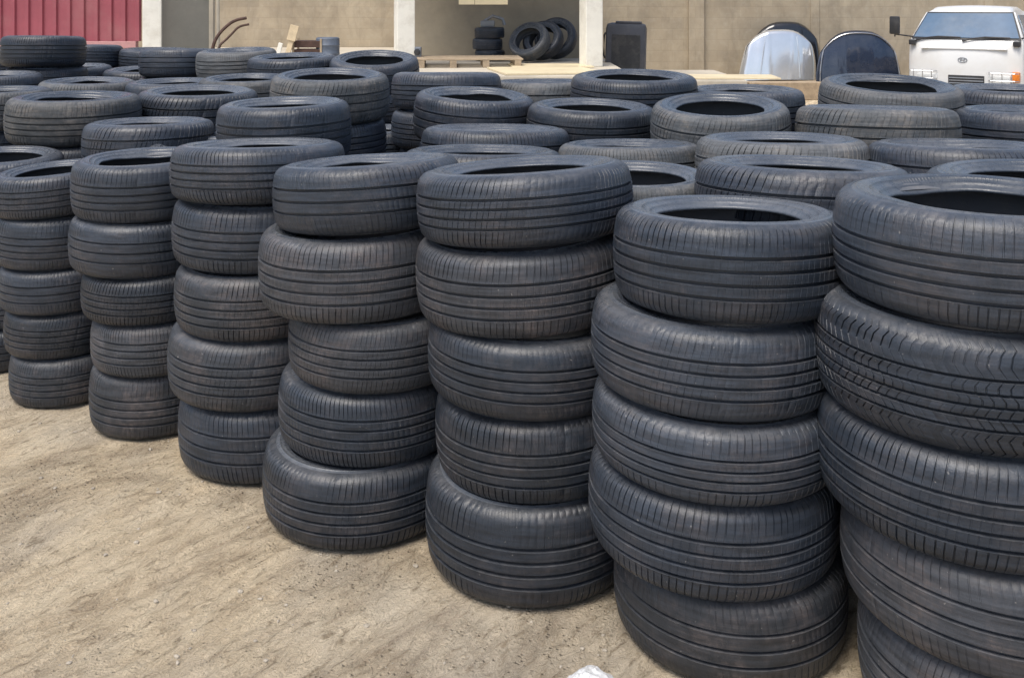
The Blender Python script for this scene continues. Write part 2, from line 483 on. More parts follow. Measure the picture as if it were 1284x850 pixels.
def place_tyre(v, loc, D, th, rot, label, group, dry=False, dusty=False):
    """A copy of one tyre and of each of its parts, D across and th thick."""
    e0, ch0 = PROTO[v]
    e = e0.copy(); COL.objects.link(e)
    e.location = loc; e.rotation_mode = 'ZYX'; e.rotation_euler = rot; e.scale = (D / (2 * TR), D / (2 * TR), th / (TW + .0015))
    tag(e, label, 'tyre', group)
    for c0 in ch0:
        c = c0.copy(); COL.objects.link(c); c.parent = e
    if dry or dusty:
        for c in e.children:
            if c.name.startswith('tread'):
                c.material_slots[0].link = 'OBJECT'; c.material_slots[0].material = M['tread_dry' if dry else 'tread_dusty']
    return e

# front row: centre x, depth y, diameter, heights of the seams from the top down, left edge of each tyer in the photo's pixels,
# side roll (deg), fore-aft pitch (deg), tread kind
FRONT = [
 ('G', 1.19, 2.43, .72, (1.31, 1.05, .775, .52, .275), (1050, 1030, 1032, 1060, 1082), (0, -.5, .5, 1, 0), (-1, 0, 0, 0, 0), (2, 4, 0, 5, 3)),
 ('F', .625, 2.77, .665, (1.20, .94, .70, .495, .24), (770, 743, 744, 740, 772), (.6, .8, .5, .6, 0), (-3.8, -1, 0, 0, 0), (0, 3, 2, 0, 5)),
 ('E', .042, 3.13, .71, (1.26, 1.04, .785, .55, .30), (522, 521, 537, 546, 534), (-3.6, -3.2, .4, -2.2, 0), (-4.2, -1, 0, 0, 0), (3, 0, 1, 2, 2)),
 ('D', -.515, 3.43, .67, (1.23, 1.005, .73, .50, .255), (343, 325, 363, 349, 331), (-3.2, -1.6, .4, .6, 0), (-4.5, -1, 0, 0, 0), (5, 0, 3, 1, 0)),
 ('C', -1.01, 3.83, .68, (1.235, 1.025, .775, .535, .275), (217, 217, 222, 213, 225), (-.5, .5, -.8, .4, 0), (-4, -1, 0, 0, 0), (1, 2, 0, 3, 5)),
 ('B', -1.59, 4.15, .61, (1.13, .891, .667, .474, .26), (95, 94, 110, 122, 117), (-.6, 1, 0, 0, 0), (.5, 0, 0, 0, 0), (2, 5, 0, 1, 2)),
 ('A', -2.12, 4.44, .55, (1.03, .84, .607, .41, .21), (-5, -1, 5, 10, 18), (-3.5, .6, -.8, 0, 0), (1, 0, 0, 0, 0), (0, 2, 5, 3, 0)),
 ('Z', -2.58, 4.88, .56, (1.03, .83, .62, .41, .20), (-60, -66, -60, -62, -60), (1, -.5, 0, 0, 0), (2, 0, 0, 0, 0), (3, 0, 1, 2, 5)),
]
ORD = ['right-end', 'second', 'third', 'fourth', 'fifth', 'sixth', 'seventh', 'left-end']
LOOK = [
 ['wide smooth-walled tyre with a big open hole', 'chevron-treaded tyre second from the top', 'middle tyre with worn plain ribs', 'fourth tyre from the top', 'lowest tyre'],
 ['topmost tyre', 'tyre second from the top', 'middle tyre', 'tyre second from the ground', 'lowest tyre'],
]
for si, (nm, X, Y, D, seams, left, roll, pit, kinds) in enumerate(FRONT):
    base = 'front-row stack from the right' if 0 < si < 7 else 'front-row stack'
    n = len(seams)
    for k in range(n):
        z1 = seams[k]; z0 = seams[k + 1] if k + 1 < n else 0.0
        dl = (left[k] - left[0]) * Y / 1200.0
        Dk = D - .7 * dl
        x = X + .65 * dl
        yj = Y + random.uniform(-.018, .018) + (.01 if k else 0)
        lab = '%s of the %s %s' % (LOOK[0][k] if si == 0 else LOOK[1][k], ORD[si], base)
        place_tyre(kinds[k], (x, yj, (z0 + z1) / 2), Dk, z1 - z0, (R_(pit[k]), R_(roll[k]), random.random() * 6.28), lab,
                   'tyres in the front row of stacks', dusty=(si * 3 + k * 2) % 5 in (1, 3) and k > 0)

# stacks behind: x, y, diameter, top height, pitch towards the camera (deg), roll (deg), what singles it out
BACK = [
 (-.89, 6.30, .70, .98, -2, 0, 'low stack behind the fifth front one'),
 (-.08, 4.60, .72, 1.20, -4, .8, 'flat stack two behind the third front stack'),
 (-.12, 3.88, .66, 1.20, -4, .5, 'stack directly behind the third front stack'),
 (.52, 4.24, .64, 1.175, -4, -.5, 'stack behind the low one between front stacks'),
 (.46, 3.58, .60, 1.16, 1, 0, 'low stack between second and third front stacks'),
 (.99, 3.28, .72, 1.245, -4, 1.4, 'broad flat-walled stack between the two rightmost front stacks'),
 (1.11, 3.95, .70, 1.24, -3, 0, 'stack directly behind the broad flat-walled one'),
 (1.77, 3.78, .70, 1.24, -4, .5, 'wide stack two behind the right-end front stack'),
 (1.70, 3.06, .72, 1.25, -1, -1, 'stack directly behind the right-end front stack'),
 (1.70, 4.47, .73, 1.31, -4, 1, 'stack before the high ringed one'),
 (2.04, 5.17, .74, 1.37, 5.5, 1, 'high ringed stack before the white truck'),
 (2.58, 4.75, .72, 1.27, -2, 0, 'stack right of the high ringed one'),
 (1.01, 4.65, .67, 1.31, 6, -1.5, 'deep-holed stack below the silver bonnet'),
 (.73, 5.74, .76, 1.37, 2.5, 0, 'wide stack in front of the black canister'),
 (.42, 5.08, .69, 1.26, 1.5, 1.2, 'stack before the wide one by the canister'),
 (-.21, 5.29, .67, 1.30, 3, 3.5, 'tilted block-treaded stack below the wooden pallet'),
 (-.41, 6.00, .69, 1.365, -3.5, .3, 'flat stack right of the column foot'),
 (.20, 6.32, .74, 1.29, -2, -.5, 'flat stack below the pale plywood sheets'),
 (-1.03, 7.17, .67, 1.40, 9, .5, 'tilted stack at the second column foot'),
 (-.97, 5.11, .63, 1.42, 3.5, .5, 'tall stack with an oval hole left of centre'),
 (-1.68, 7.35, .69, 1.40, 2.5, -1, 'far stack below the leaning pale plank'),
 (-1.05, 4.42, .61, 1.34, 0.5, -1, 'tall stack directly behind the fifth front stack'),
 (-1.83, 6.62, .66, 1.29, 2, 0, 'half-hidden stack beside the tall oval-holed one'),
 (-1.95, 5.95, .73, 1.26, 1.5, 1, 'broad stack just right of the open-holed one'),
 (-1.90, 5.02, .66, 1.18, -2, -.5, 'stack before the open-holed one on the left'),
 (-2.50, 5.47, .72, 1.27, 0.5, .5, 'open-holed stack on the left, pale walled'),
 (-1.50, 4.75, .62, 1.10, 0, 0, 'low stack between fifth and sixth front stacks'),
 (-2.22, 7.73, .64, 1.43, 2, -1.5, 'far stack below the rusty bent pipes'),
 (-2.80, 8.10, .68, 1.42, -3, 0, 'far stack below the grey door'),
 (-3.52, 9.50, .72, 1.36, 0, 1, 'farthest stack before the first white column'),
 (-4.20, 9.40, .72, 1.40, -3, 0, 'flat farthest stack before the red sheet wall'),
 (-3.90, 7.97, .66, 1.53, -3, 0, 'highest stack against the red sheet wall'),
 (-3.98, 8.68, .68, 1.24, 2, 0, 'low stack behind the highest, red-wall one'),
 (-3.28, 8.55, .71, 1.22, 2, 1, 'low far stack below the first white column'),
 (-4.68, 8.80, .70, 1.37, 0, 0, 'stack at the left edge below the red wall'),
 (-3.92, 7.27, .66, 1.27, 1, 0, 'stack near the left edge beneath the highest one'),
 (-3.35, 6.25, .66, 1.24, 0, 0, 'dusty-sided stack left of the open-holed one'),
 (-3.20, 5.52, .62, .93, 0, 0, 'sunken stack at the left edge'),
 (2.94, 5.65, .74, 1.30, 0, 0, 'stack at the right edge below the truck'),
 (-2.75, 6.20, .66, 1.20, 0, -1, 'stack directly behind the open-holed one'),
 (-3.10, 7.00, .68, 1.24, 1, 1, 'stack two behind the open-holed one'),
 (-2.45, 6.92, .66, 1.24, 1, 0, 'stack between the far pipes and the broad one'),
 (1.42, 5.85, .72, 1.28, 0, 0, 'stack between the canister one and the ringed one'),
 (2.30, 6.00, .72, 1.28, 0, 0, 'stack directly behind the high ringed one'),
]
rb = random.Random(21)
DRY = {9, 12, 22, 25, 36, 4, 3, 6, 10, 17, 27, 40, 19}
for i, (X, Y, D, T, pit, rol, desc) in enumerate(BACK):
    n = max(4, round(T / .245)); th = T / n
    z = 0
    for k in range(n):
        top = k == n - 1
        x = X + (0 if top else rb.uniform(-.03, .03)); y = Y + (0 if top else rb.uniform(-.03, .03))
        d = D if top else D * rb.uniform(.9, .99)
        rot = (R_(pit), R_(rol), rb.random() * 6.28) if top else (R_(pit * .35 * k / n), R_(rol * .35 * k / n + rb.uniform(-.4, .4)), rb.random() * 6.28)
        if top: lab = 'topmost tyre of the ' + desc
        elif k == n - 2: lab = 'tyre second from the top of the ' + desc
        else: lab = 'used black tyre, third or lower from the top in the stacks behind'
        place_tyre((0, 1, 2, 3, 5, 2, 6)[rb.randrange(7)], (x, y, z + th / 2), d, th, rot, lab, 'tyres in the stacks behind the front row', dry=top and i in DRY)
        z += th

# ------------------------------------------------------------------ litter by the front row
bm = bmesh.new()
bmesh.ops.create_icosphere(bm, subdivisions=5, radius=1)
for v in bm.verts:
    p = v.co.copy()
    a = math.atan2(p.y, p.x)
    out = 1 + .28 * noise.noise(Vector((math.cos(a) * 1.3, math.sin(a) * 1.3, 4)))
    fold = noise.ridged_multi_fractal(Vector((p.x * 1.5, p.y * 1.5, .3)), 1.0, 2.0, 3, 1.0, 2.0)
    v.co = Vector((p.x * .062 * out, p.y * .055 * out, max(-.008, p.z * .014 + (.012 * fold - .006) * max(0, p.z) ** .5)))
lit = obj('crumpled_plastic_bag', bm, M['plastic'])
lit.location = (.20, 2.50, .012); lit.rotation_euler = (0, 0, .4)
tag(lit, 'crumpled clear white plastic bag lying on the ground by the front stacks', 'litter')

# ------------------------------------------------------------------ yard buildings
DZ = .95
bm = bmesh.new(); add_box(bm, -9.5, 1.46, 11.4, 19.26, -.05, DZ, .02)
tag(obj('loading_dock', bm, M['concrete']), 'raised concrete loading platform running along the yard wall', 'platform')
LZ = .74
bm = bmesh.new(); add_box(bm, 1.465, 3.3, 13.4, 15.6, -.05, LZ, .02)
tag(obj('low_ledge', bm, M['concrete']), 'lower concrete ledge under the black canister, right of the platform', 'ledge')
# beige wall with pilasters
w = empty('boundary_wall', (3, 19.4, 0)); tag(w, 'beige block wall with pilasters closing the back of the yard', 'wall')
bm = bmesh.new(); add_box(bm, -17, 14, -.12, .12, -.05, 3.6); obj('wall_face', bm, M['wall'], w)
for x in (.70, 3.1, 6.6):
    hw_ = .155 if x < 1 else .09
    bm = bmesh.new(); add_box(bm, x - hw_, x + hw_, -.22 if x < 1 else -.14, -.118, -.05, 3.598, .012); obj('pilaster', bm, M['wall'], w)
bm = bmesh.new(); add_box(bm, -17, 14, -.18, .18, 3.6, 3.7, .01); obj('coping', bm, M['concrete'], w)

# white columns
for px, gy_, lab in ((191, 13.6, 'white painted square column beside the red sheet wall'), (507, 13.4, 'white painted square column between the tan wall and the shaded bay'),
                    (741, 13.2, 'white painted square column beside the black canister')):
    x = (px - 642) / 1200 * gy_
    c = empty('porch_column', (x, gy_, DZ)); c.rotation_euler.z = R_(18)
    bm = bmesh.new(); add_box(bm, -.125, .125, -.125, .125, 0, 2.3, .012); obj('shaft', bm, M['white'], c)
    tag(c, lab, 'column', 'white porch columns')
    if px == 507:
        m_ = empty('tap_box', (x + .19, gy_ - .02, DZ + .02)); tag(m_, 'small dark metal box at the foot of the middle white column', 'box')
        bm = bmesh.new(); add_box(bm, -.05, .05, -.06, .06, 0, .24, .015); obj('housing', bm, M['greymetal'], m_)
        bm = bmesh.new(); add_lathe(bm, [(.03, 0), (.045, .01), (.045, .03), (.02, .035)], 20, M=Matrix.Translation((0, -.06, .17)) @ Matrix.Rotation(R_(90), 4, 'X')); obj('dial', bm, M['black'], m_)
# canopy over the shaded bay
cn = empty('porch_roof', (0, 13, 3.25)); tag(cn, 'flat porch roof carried by the white columns', 'roof')
bm = bmesh.new(); add_box(bm, -1.75, 1.3, -.2, 2.6, 0, .12, .01); obj('roof_sheet', bm, M['roof'], cn)
bm = bmesh.new(); add_box(bm, -5.3, 1.3, .12, .42, -.16, -.003, .01); obj('beam', bm, M['white'], cn)

# grey bay wall behind the columns and grey door on the left
bm = bmesh.new(); add_box(bm, -1.62, 1.12, 15.2, 19.2, DZ, 3.2)
bw = obj('bay_wall', bm, M['grey_render']); tag(bw, 'grey rendered back wall of the shaded porch bay', 'wall')
gd = empty('grey_door', (-5.0, 14.6, DZ)); tag(gd, 'grey sheet metal door beside the first white column', 'door')
bm = bmesh.new(); add_box(bm, -.38, .38, 0, .05, 0, 2.2, .006); obj('door_leaf', bm, M['dark_door'], gd)
bm = bmesh.new(); add_box(bm, .385, .45, -.03, .08, 0, 2.25, .006); obj('door_frame', bm, M['concrete'], gd)
bm = bmesh.new(); add_tube(bm, [(.30, -.03, 1.0), (.30, -.06, 1.0), (.30, -.06, 1.15), (.30, -.03, 1.15)], .01); obj('handle', bm, M['greymetal'], gd)

# red corrugated sheet wall
rw = empty('red_sheet_wall', (-7.6, 14.2, 0)); tag(rw, 'faded red corrugated metal sheet wall at the left end', 'wall')
bm = bmesh.new()
pit_ = .205; pr = [(0, 0), (.10, 0), (.115, -.035), (.17, -.035), (.185, 0)]
pts = []
x = -2.6
while x < 2.02:
    for a, b in pr: pts.append((x + a, b))
    x += pit_
pv = [[bm.verts.new((a, b, z)) for z in (1.26, 3.4)] for a, b in pts]
bk = [[bm.verts.new((a, b + .02, z)) for z in (1.26, 3.4)] for a, b in pts]
for q in (pv, bk):
    for i in range(len(q) - 1): bm.faces.new((q[i][0], q[i + 1][0], q[i + 1][1], q[i][1]))
for i in range(len(pv) - 1):
    bm.faces.new((pv[i][0], bk[i][0], bk[i + 1][0], pv[i + 1][0])); bm.faces.new((pv[i][1], pv[i + 1][1], bk[i + 1][1], bk[i][1]))
obj('corrugated_sheet', bm, M['red'], rw)
bm = bmesh.new(); add_box(bm, -2.6, 2.04, -.06, .05, 1.16, 1.258, .006); obj('bottom_rail', bm, M['redrail'], rw)
bm = bmesh.new(); add_box(bm, -2.6, 2.04, -.02, .12, DZ, 1.158); obj('plinth', bm, M['concrete'], rw)
bm = bmesh.new(); add_box(bm, -2.6, 2.04, -.05, .06, 3.4, 3.47, .006); obj('top_rail', bm, M['redrail'], rw)

# ------------------------------------------------------------------ things on the dock
def at(px, y): return (px - 642) / 1200 * y
# thin tube pole beside the grey door
bm = bmesh.new(); add_tube(bm, [(at(274, 14.3), 14.3, DZ), (at(272, 14.3), 14.3, 3.2)], .025, 10)
tag(obj('metal_pole', bm, M['concrete']), 'thin pale pole standing between grey door and bent pipes', 'pole')
# bent rusty pipes
for q, (dx, lab) in enumerate(((0, 'upper dark bent exhaust pipe leaning by the thin pole'), (.09, 'lower dark bent exhaust pipe leaning by the thin pole'))):
    x0 = at(263, 13.5)
    bm = bmesh.new()
    pts = [(x0 + dx, 13.5, DZ + .02), (x0 + .04 + dx, 13.52, DZ + .28), (x0 + .10 + dx, 13.55, DZ + .42 - dx), (x0 + .20 + dx, 13.6, DZ + .54 - dx * 1.1), (x0 + .32 + dx * .6, 13.62, DZ + .63 - dx), (x0 + .48 + dx * .4, 13.64, DZ + .66 - dx)]
    # smooth
    for _ in range(2):
        nw = [pts[0]]
        for a, b in zip(pts[:-1], pts[1:]):
            nw += [tuple(a[i] * .75 + b[i] * .25 for i in range(3)), tuple(a[i] * .25 + b[i] * .75 for i in range(3))]
        pts = nw + [pts[-1]]
    add_tube(bm, pts, .017 + .006 * (q == 0), 10)
    tag(obj('exhaust_pipe', bm, M['rust'], smooth=True), lab, 'pipe', 'bent exhaust pipes')
# leaning plank with a block nailed on top
pk = empty('wooden_plank', (at(357, 13.4), 13.4, DZ)); tag(pk, 'pale wooden plank with a wider block at its top', 'plank')
Mr = Matrix.Rotation(R_(15), 4, 'Y')
bm = bmesh.new(); add_box(bm, -.035, .035, -.02, .02, 0, .55, .004, Mr); obj('stick', bm, M['plank'], pk)
bm = bmesh.new(); add_box(bm, -.06, .06, -.042, -.022, .36, .58, .004, Mr); obj('block', bm, M['plank'], pk)
bm = bmesh.new(); add_box(bm, -.03, .03, -.02, .02, 0, .33, .01, Matrix.Rotation(R_(14), 4, 'Y'))
o = obj('white_offcut', bm, M['white']); o.location = (at(345, 13.2), 13.2, DZ); tag(o, 'short white painted offcut left of the pale plank', 'offcut')
# crate and drum right of it
cr = empty('wooden_crate', (at(388, 13.6), 13.6, DZ)); tag(cr, 'small dark slatted crate beside the pale plank', 'crate')
for z in (0, .12, .24):
    bm = bmesh.new(); add_box(bm, -.19, .19, -.15, .15, z + .005, z + .1, .005); obj('slat_ring', bm, M['rust'], cr)
for sx in (-1, 1):
    for sy in (-1, 1):
        bm = bmesh.new(); add_box(bm, sx * .195 - .014, sx * .195 + .014, sy * .155 - .014, sy * .155 + .014, 0, .37, .003); obj('corner_post', bm, M['wood'], cr)
bm = bmesh.new(); add_lathe(bm, [(.15, 0), (.165, .01), (.165, .15), (.172, .16), (.165, .17), (.165, .27), (.172, .28), (.165, .29), (.165, .37), (.15, .385), (.135, .37), (0, .365)], 40)
o = obj('small_drum', bm, M['bluegrey'], smooth=True); o.location = (at(411, 13.6), 13.6, DZ); tag(o, 'blue grey metal drum at the right of the dark crate', 'drum')

# pallet in the bay
pa = empty('wooden_pallet', (at(588, 13.3), 13.3, DZ), R_(4)); tag(pa, 'low wooden pallet on the platform under the tyre pile', 'pallet')
for k in range(6):
    y = -.4 + k * .16
    bm = bmesh.new(); add_box(bm, -.72, .72, y - .055, y + .055, .10, .122, .004); obj('deck_board', bm, M['wood'], pa)
for x in (-.65, -.22, .22, .65):
    bm = bmesh.new(); add_box(bm, x - .045, x + .045, -.46, .46, .0, .098, .004); obj('bearer', bm, M['wood'], pa)
# plywood sheets, slightly skewed
for q, (px, y, sx, sy, rz, z, lab) in enumerate(((682, 12.15, .62, .62, 12, .0, 'large pale plywood sheet lying on the platform edge'),
                                               (690, 13.1, .55, .34, 5, 0, 'smaller pale plywood sheet lying behind the large one'),
                                               (915, 13.9, .66, .36, -4, 0, 'long pale plywood board lying before the silver bonnet'))):
    bm = bmesh.new(); add_box(bm, -sx, sx, -sy, sy, 0, .022, .003)
    o = obj('plywood_sheet', bm, M['ply']); o.location = (at(px, y), y, (LZ if px > 800 else DZ) + .003); o.rotation_euler = (0, 0, R_(rz)); tag(o, lab, 'board', 'pale plywood sheets')
# tyres in the bay
zz = DZ
for k in range(3):
    place_tyre((0, 5, 2)[k], (at(613, 14.5) + (.015, -.02, .01)[k], 14.5, zz + .085), .46, .17, (0, R_((0, 1, -1)[k]), k * 2),
               ('lowest', 'middle', 'topmost')[k] + ' small tyre of the short stack in the shaded bay', 'tyres in the shaded bay')
    zz += .17
bm = bmesh.new()
add_box(bm, -.16, .05, -.1, .1, 0, .10, .02); add_tube(bm, [(-.1, 0, .09), (.02, -.02, .17), (.17, 0, .12), (.2, 0, .03)], .025, 10)
o = obj('scrap_engine_part', bm, M['greymetal'], smooth=True); o.location = (at(616, 14.5), 14.5, zz + .002); tag(o, 'grey metal scrap part lying on the short tyre stack', 'scrap metal')
for k, (px, y, rz, tl, D, lab) in enumerate(((664, 14.1, 28, 54, .62, 'pale dusty front tyre of the three leaning in the bay'), (681, 14.3, 26, 58, .62, 'middle tyre of the three leaning in the bay'),
                                        (697, 14.6, 20, 63, .66, 'dark rear tyre of the three leaning in the bay'))):
    a = R_(tl)
    hz = D / 2 * math.sin(a) + .10 * math.cos(a)
    e = place_tyre((2, 0, 5)[k], (at(px, y), y, DZ + hz), D, .2, (0, 0, 0), lab, 'tyres in the shaded bay', dry=k == 0)
    # axle tipped towards the camera and to the left
    e.rotation_mode = 'QUATERNION'
    e.rotation_quaternion = (Matrix.Rotation(R_(-rz), 3, 'Z') @ Matrix.Rotation(a, 3, 'X')).to_quaternion()
# hanging board
hb = empty('hanging_board', (at(606, 13.6), 13.6, 1.80)); tag(hb, 'cream board hanging in two panels under the porch beam', 'board')
for x0, x1 in ((-.35, -.125), (-.12, .35)):
    bm = bmesh.new(); add_box(bm, x0, x1, 0, .03, 0, .5, .005); obj('panel', bm, M['ply'], hb)
for x in (-.3, .3):
    bm = bmesh.new(); add_tube(bm, [(x, .015, .49), (x, .015, 1.24)], .006, 6); obj('wire', bm, M['black'], hb)
# black canister
cx, cy = at(784, 14.2), 14.2
cn_ = empty('plastic_canister', (cx, cy, LZ)); cn_.rotation_euler = (0, R_(1.5), R_(-8)); tag(cn_, 'black upright plastic canister beside the right white column', 'canister')
bm = bmesh.new(); add_box(bm, -.30, .30, -.16, .16, 0, .79, .085); obj('tank', bm, M['canister'], cn_, smooth=True)
bm = bmesh.new(); add_box(bm, -.16, .225, -.10, .10, .785, .815, .012); obj('lid', bm, M['canister'], cn_, smooth=True)
bm = bmesh.new(); add_box(bm, -.21, .21, -.167, -.155, .12, .62, .004); obj('recessed_panel', bm, M['black'], cn_)
bm = bmesh.new(); add_tube(bm, [(-.305, 0, .64), (-.325, 0, .60), (-.325, 0, .30), (-.305, 0, .26)], .014, 10); obj('handle', bm, M['black'], cn_, smooth=True)

# ------------------------------------------------------------------ car bonnets leaning on the wall
def bonnet(name, px, y, wid, hgt, mat, lab, z0, skew, lean=14, crease=True, shear=0, drop=.32):
    root = empty(name, (at(px, y), y, z0)); root.rotation_euler = (R_(-lean), 0, R_(skew)); tag(root, lab, 'car bonnet', 'car bonnets leaning on the yard wall')
    nu, nv = 36, 28
    def P(u, v, off):
        # u -1..1 across, v 0..1 up; narrows and rounds off at the top
        hw = wid / 2 * (1 - .13 * v ** 2)
        top = hgt * (1 - drop * abs(u) ** 2.9)
        x = u * hw + shear * v; z = v * top
        bulge = .085 * (1 - u * u) + .05 * math.sin(v * PI * .5)
        cr = 0
        if crease:
            for cu in (-.62, .62):
                cr += .014 / (1 + math.exp((abs(u) - .62) * 40)) * .5
            cr += .010 * math.exp(-((abs(u) - .28 - .10 * v) / .035) ** 2)
        roll = -.07 * max(0, abs(u) - .9) / .1 - .06 * max(0, v - .93) / .07
        return Vector((x, -(bulge + cr + roll) + off, z))
    bm = bmesh.new()
    g0 = [[bm.verts.new(P(-1 + 2 * i / nu, j / nv, 0)) for i in range(nu + 1)] for j in range(nv + 1)]
    g1 = [[bm.verts.new(P(-1 + 2 * i / nu, j / nv, .012)) for i in range(nu + 1)] for j in range(nv + 1)]
    for j in range(nv):
        for i in range(nu):
            bm.faces.new((g0[j][i], g0[j][i + 1], g0[j + 1][i + 1], g0[j + 1][i]))
            bm.faces.new((g1[j][i], g1[j + 1][i], g1[j + 1][i + 1], g1[j][i + 1]))
    for j in range(nv):
        bm.faces.new((g0[j][0], g0[j + 1][0], g1[j + 1][0], g1[j][0])); bm.faces.new((g0[j][nu], g1[j][nu], g1[j + 1][nu], g0[j + 1][nu]))
    for i in range(nu):
        bm.faces.new((g0[0][i], g1[0][i], g1[0][i + 1], g0[0][i + 1])); bm.faces.new((g0[nv][i], g0[nv][i + 1], g1[nv][i + 1], g1[nv][i]))
    obj('outer_skin', bm, mat, root, smooth=True, angle=60)
    bm = bmesh.new()
    edge = [P(-.93, j / 12 * .93, .03) for j in range(13)] + [P(-.93 + 1.86 * i / 16, .93, .03) for i in range(1, 16)] + [P(.93, (12 - j) / 12 * .93, .03) for j in range(13)]
    add_tube(bm, edge, .018, 8); add_tube(bm, [P(-.8, .05, .03), P(0, .55, .03), P(.8, .05, .03)], .016, 8)
    obj('inner_frame', bm, M['darkpaint'], root, smooth=True)
    if drop > .4:
        bm = bmesh.new(); add_tube(bm, [p + Vector((0, -.05, 0)) for p in edge], .012, 8); obj('edge_trim', bm, M['chrome'], root, smooth=True)
    else:
        for u0 in (-.5, .52):
            bm = bmesh.new(); add_tube(bm, [P(u0 * (1 - .12 * j / 10), j / 10 * .86 + .03, -.002) for j in range(11)], .010, 8); obj('crease_strip', bm, mat, root, smooth=True)
    return root
bonnet('car_bonnet', 984, 18.95, 1.50, 1.14, M['darkpaint'], 'black car bonnet showing as a dark rim behind the silver one', .335, 2, 12, shear=.07)
bonnet('car_bonnet', 976, 18.6, 1.54, .99, M['silver'], 'shiny silver car bonnet leaning before the black one', .335, 4, 12, shear=.08)
bonnet('car_bonnet', 1078, 18.3, 1.60, .98, M['navy'], 'dark blue car bonnet leaning left of the white truck', .335, -4, 12, drop=.42)
# the timber the bonnets stand on
bm = bmesh.new(); add_box(bm, -1.5, 1.5, -.5, .5, 0, .33, .01)
o = obj('timber_block', bm, M['wood']); o.location = (6.0, 18.65, 0); tag(o, 'low timber block carrying the leaning car bonnets', 'block')

# ------------------------------------------------------------------ white pickup truck
tr = empty('pickup_truck', (at(1207, 14.4), 14.4, 0), R_(-37)); tag(tr, 'white small pickup truck facing the tyres from the right', 'truck')
def hw(z): return .80 - .02 * max(0, .8 - z) if z < 1.26 else .80 - .20 * ((z - 1.26) / .5)
def bow(u, y): return .11 * abs(u) ** 3.5 * max(0, 1 - y / 1.2)
prof = [(.06, .42), (.01, .50), (-.01, .62), (-.012, .80), (0, 1.0), (.03, 1.17), (.075, 1.265), (.19, 1.40), (.31, 1.55), (.43, 1.685), (.50, 1.742), (.60, 1.776), (.74, 1.792), (1.25, 1.79), (1.40, 1.755), (1.48, 1.68), (1.52, 1.30), (1.52, .42)]
bm = bmesh.new()
US = [-1, -.97, -.9, -.8, -.62, -.4, -.2, 0, .2, .4, .62, .8, .9, .97, 1]
cols = []
for u in US:
    e = max(0, abs(u) - .90) / .10
    cols.append([bm.verts.new((u * hw(z), y + bow(u, y) + (.03 * e * e if y < .2 else 0), z - (.05 * e * e + .03 * u * u if z > 1.7 else 0))) for y, z in prof])
n = len(prof)
for a, b in zip(cols[:-1], cols[1:]):
    for i in range(n):
        j = (i + 1) % n; bm.faces.new((a[i], b[i], b[j], a[j]))
bm.faces.new(cols[0][::-1]); bm.faces.new(cols[-1])
cab = obj('cab_body', bm, M['van'], tr, smooth=True, angle=50)
def panel(name, quad, th, mat, parent):
    q = [Vector(p) for p in quad]; nrm = (q[1] - q[0]).cross(q[3] - q[0]).normalized()
    bm = bmesh.new()
    a = [bm.verts.new(p - nrm * th) for p in q]; b = [bm.verts.new(p + nrm * th) for p in q]
    bm.faces.new(a[::-1]); bm.faces.new(b)
    for i in range(4): bm.faces.new((a[i], a[(i + 1) % 4], b[(i + 1) % 4], b[i]))
    return obj(name, bm, mat, parent)
def ws(u, t):   # point just off the curved windscreen: u -1..1, t 0..1
    y = .075 + (.43 - .075) * t; z = 1.265 + (1.685 - 1.265) * t
    return Vector((u * hw(z), y + bow(u, y), z)) + Vector((0, -.77, .64)) * .006
def screen(name, u0, u1, t0, t1, off, mat):
    bm = bmesh.new(); g = []
    for k in (0, 1):
        g.append([[bm.verts.new(ws(u0 + (u1 - u0) * i / 16, t0 + (t1 - t0) * j / 8) + Vector((0, -.77, .64)) * (off + .006 * k)) for i in range(17)] for j in range(9)])
    for k in (0, 1):
        for j in range(8):
            for i in range(16):
                bm.faces.new((g[k][j][i], g[k][j][i + 1], g[k][j + 1][i + 1], g[k][j + 1][i]))
    rim = [(0, i) for i in range(16)] + [(j, 16) for j in range(8)] + [(8, i) for i in range(16, 0, -1)] + [(j, 0) for j in range(8, 0, -1)]
    for a, b in zip(rim, rim[1:] + rim[:1]):
        bm.faces.new((g[0][a[0]][a[1]], g[0][b[0]][b[1]], g[1][b[0]][b[1]], g[1][a[0]][a[1]]))
    return obj(name, bm, mat, tr, smooth=True)
screen('windscreen_seal', -.965, .965, .01, .99, 0, M['black'])
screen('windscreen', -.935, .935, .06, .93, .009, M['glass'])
for sx in (-1, 1):
    xs = lambda z: sx * (hw(z) + .002)
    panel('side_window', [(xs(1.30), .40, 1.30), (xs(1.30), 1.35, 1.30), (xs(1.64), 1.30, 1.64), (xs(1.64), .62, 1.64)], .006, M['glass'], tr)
    d = panel('door', [(sx * .803, .40, .82), (sx * .803, 1.38, .82), (sx * .803, 1.38, 1.24), (sx * .803, .40, 1.24)], .006, M['van'], tr)
    bm = bmesh.new(); add_box(bm, sx * .818 - .008, sx * .818 + .008, 1.18, 1.32, 1.08, 1.11, .004); obj('handle', bm, M['black'], d)
    # wipers
for a0, a1 in ((-.86, -.05), (-.02, .80)):
    bm = bmesh.new()
    p0 = ws(a0, .0) + Vector((0, -.03, -.015)); p1 = ws(a1, .07) + Vector((0, -.04, .01)); pm = ws((a0 + a1) / 2, .085) + Vector((0, -.045, .01))
    add_tube(bm, [p0, p0 * .6 + pm * .4 + Vector((0, 0, .012)), pm, p1], [.016, .012, .012, .008], 8); obj('wiper', bm, M['black'], tr)
for u in (-.92, .9):
    bm = bmesh.new(); add_box(bm, u * .8 - .05, u * .8 + .05, .04, .14, 1.18, 1.26, .015); obj('wiper_boot', bm, M['black'], tr)
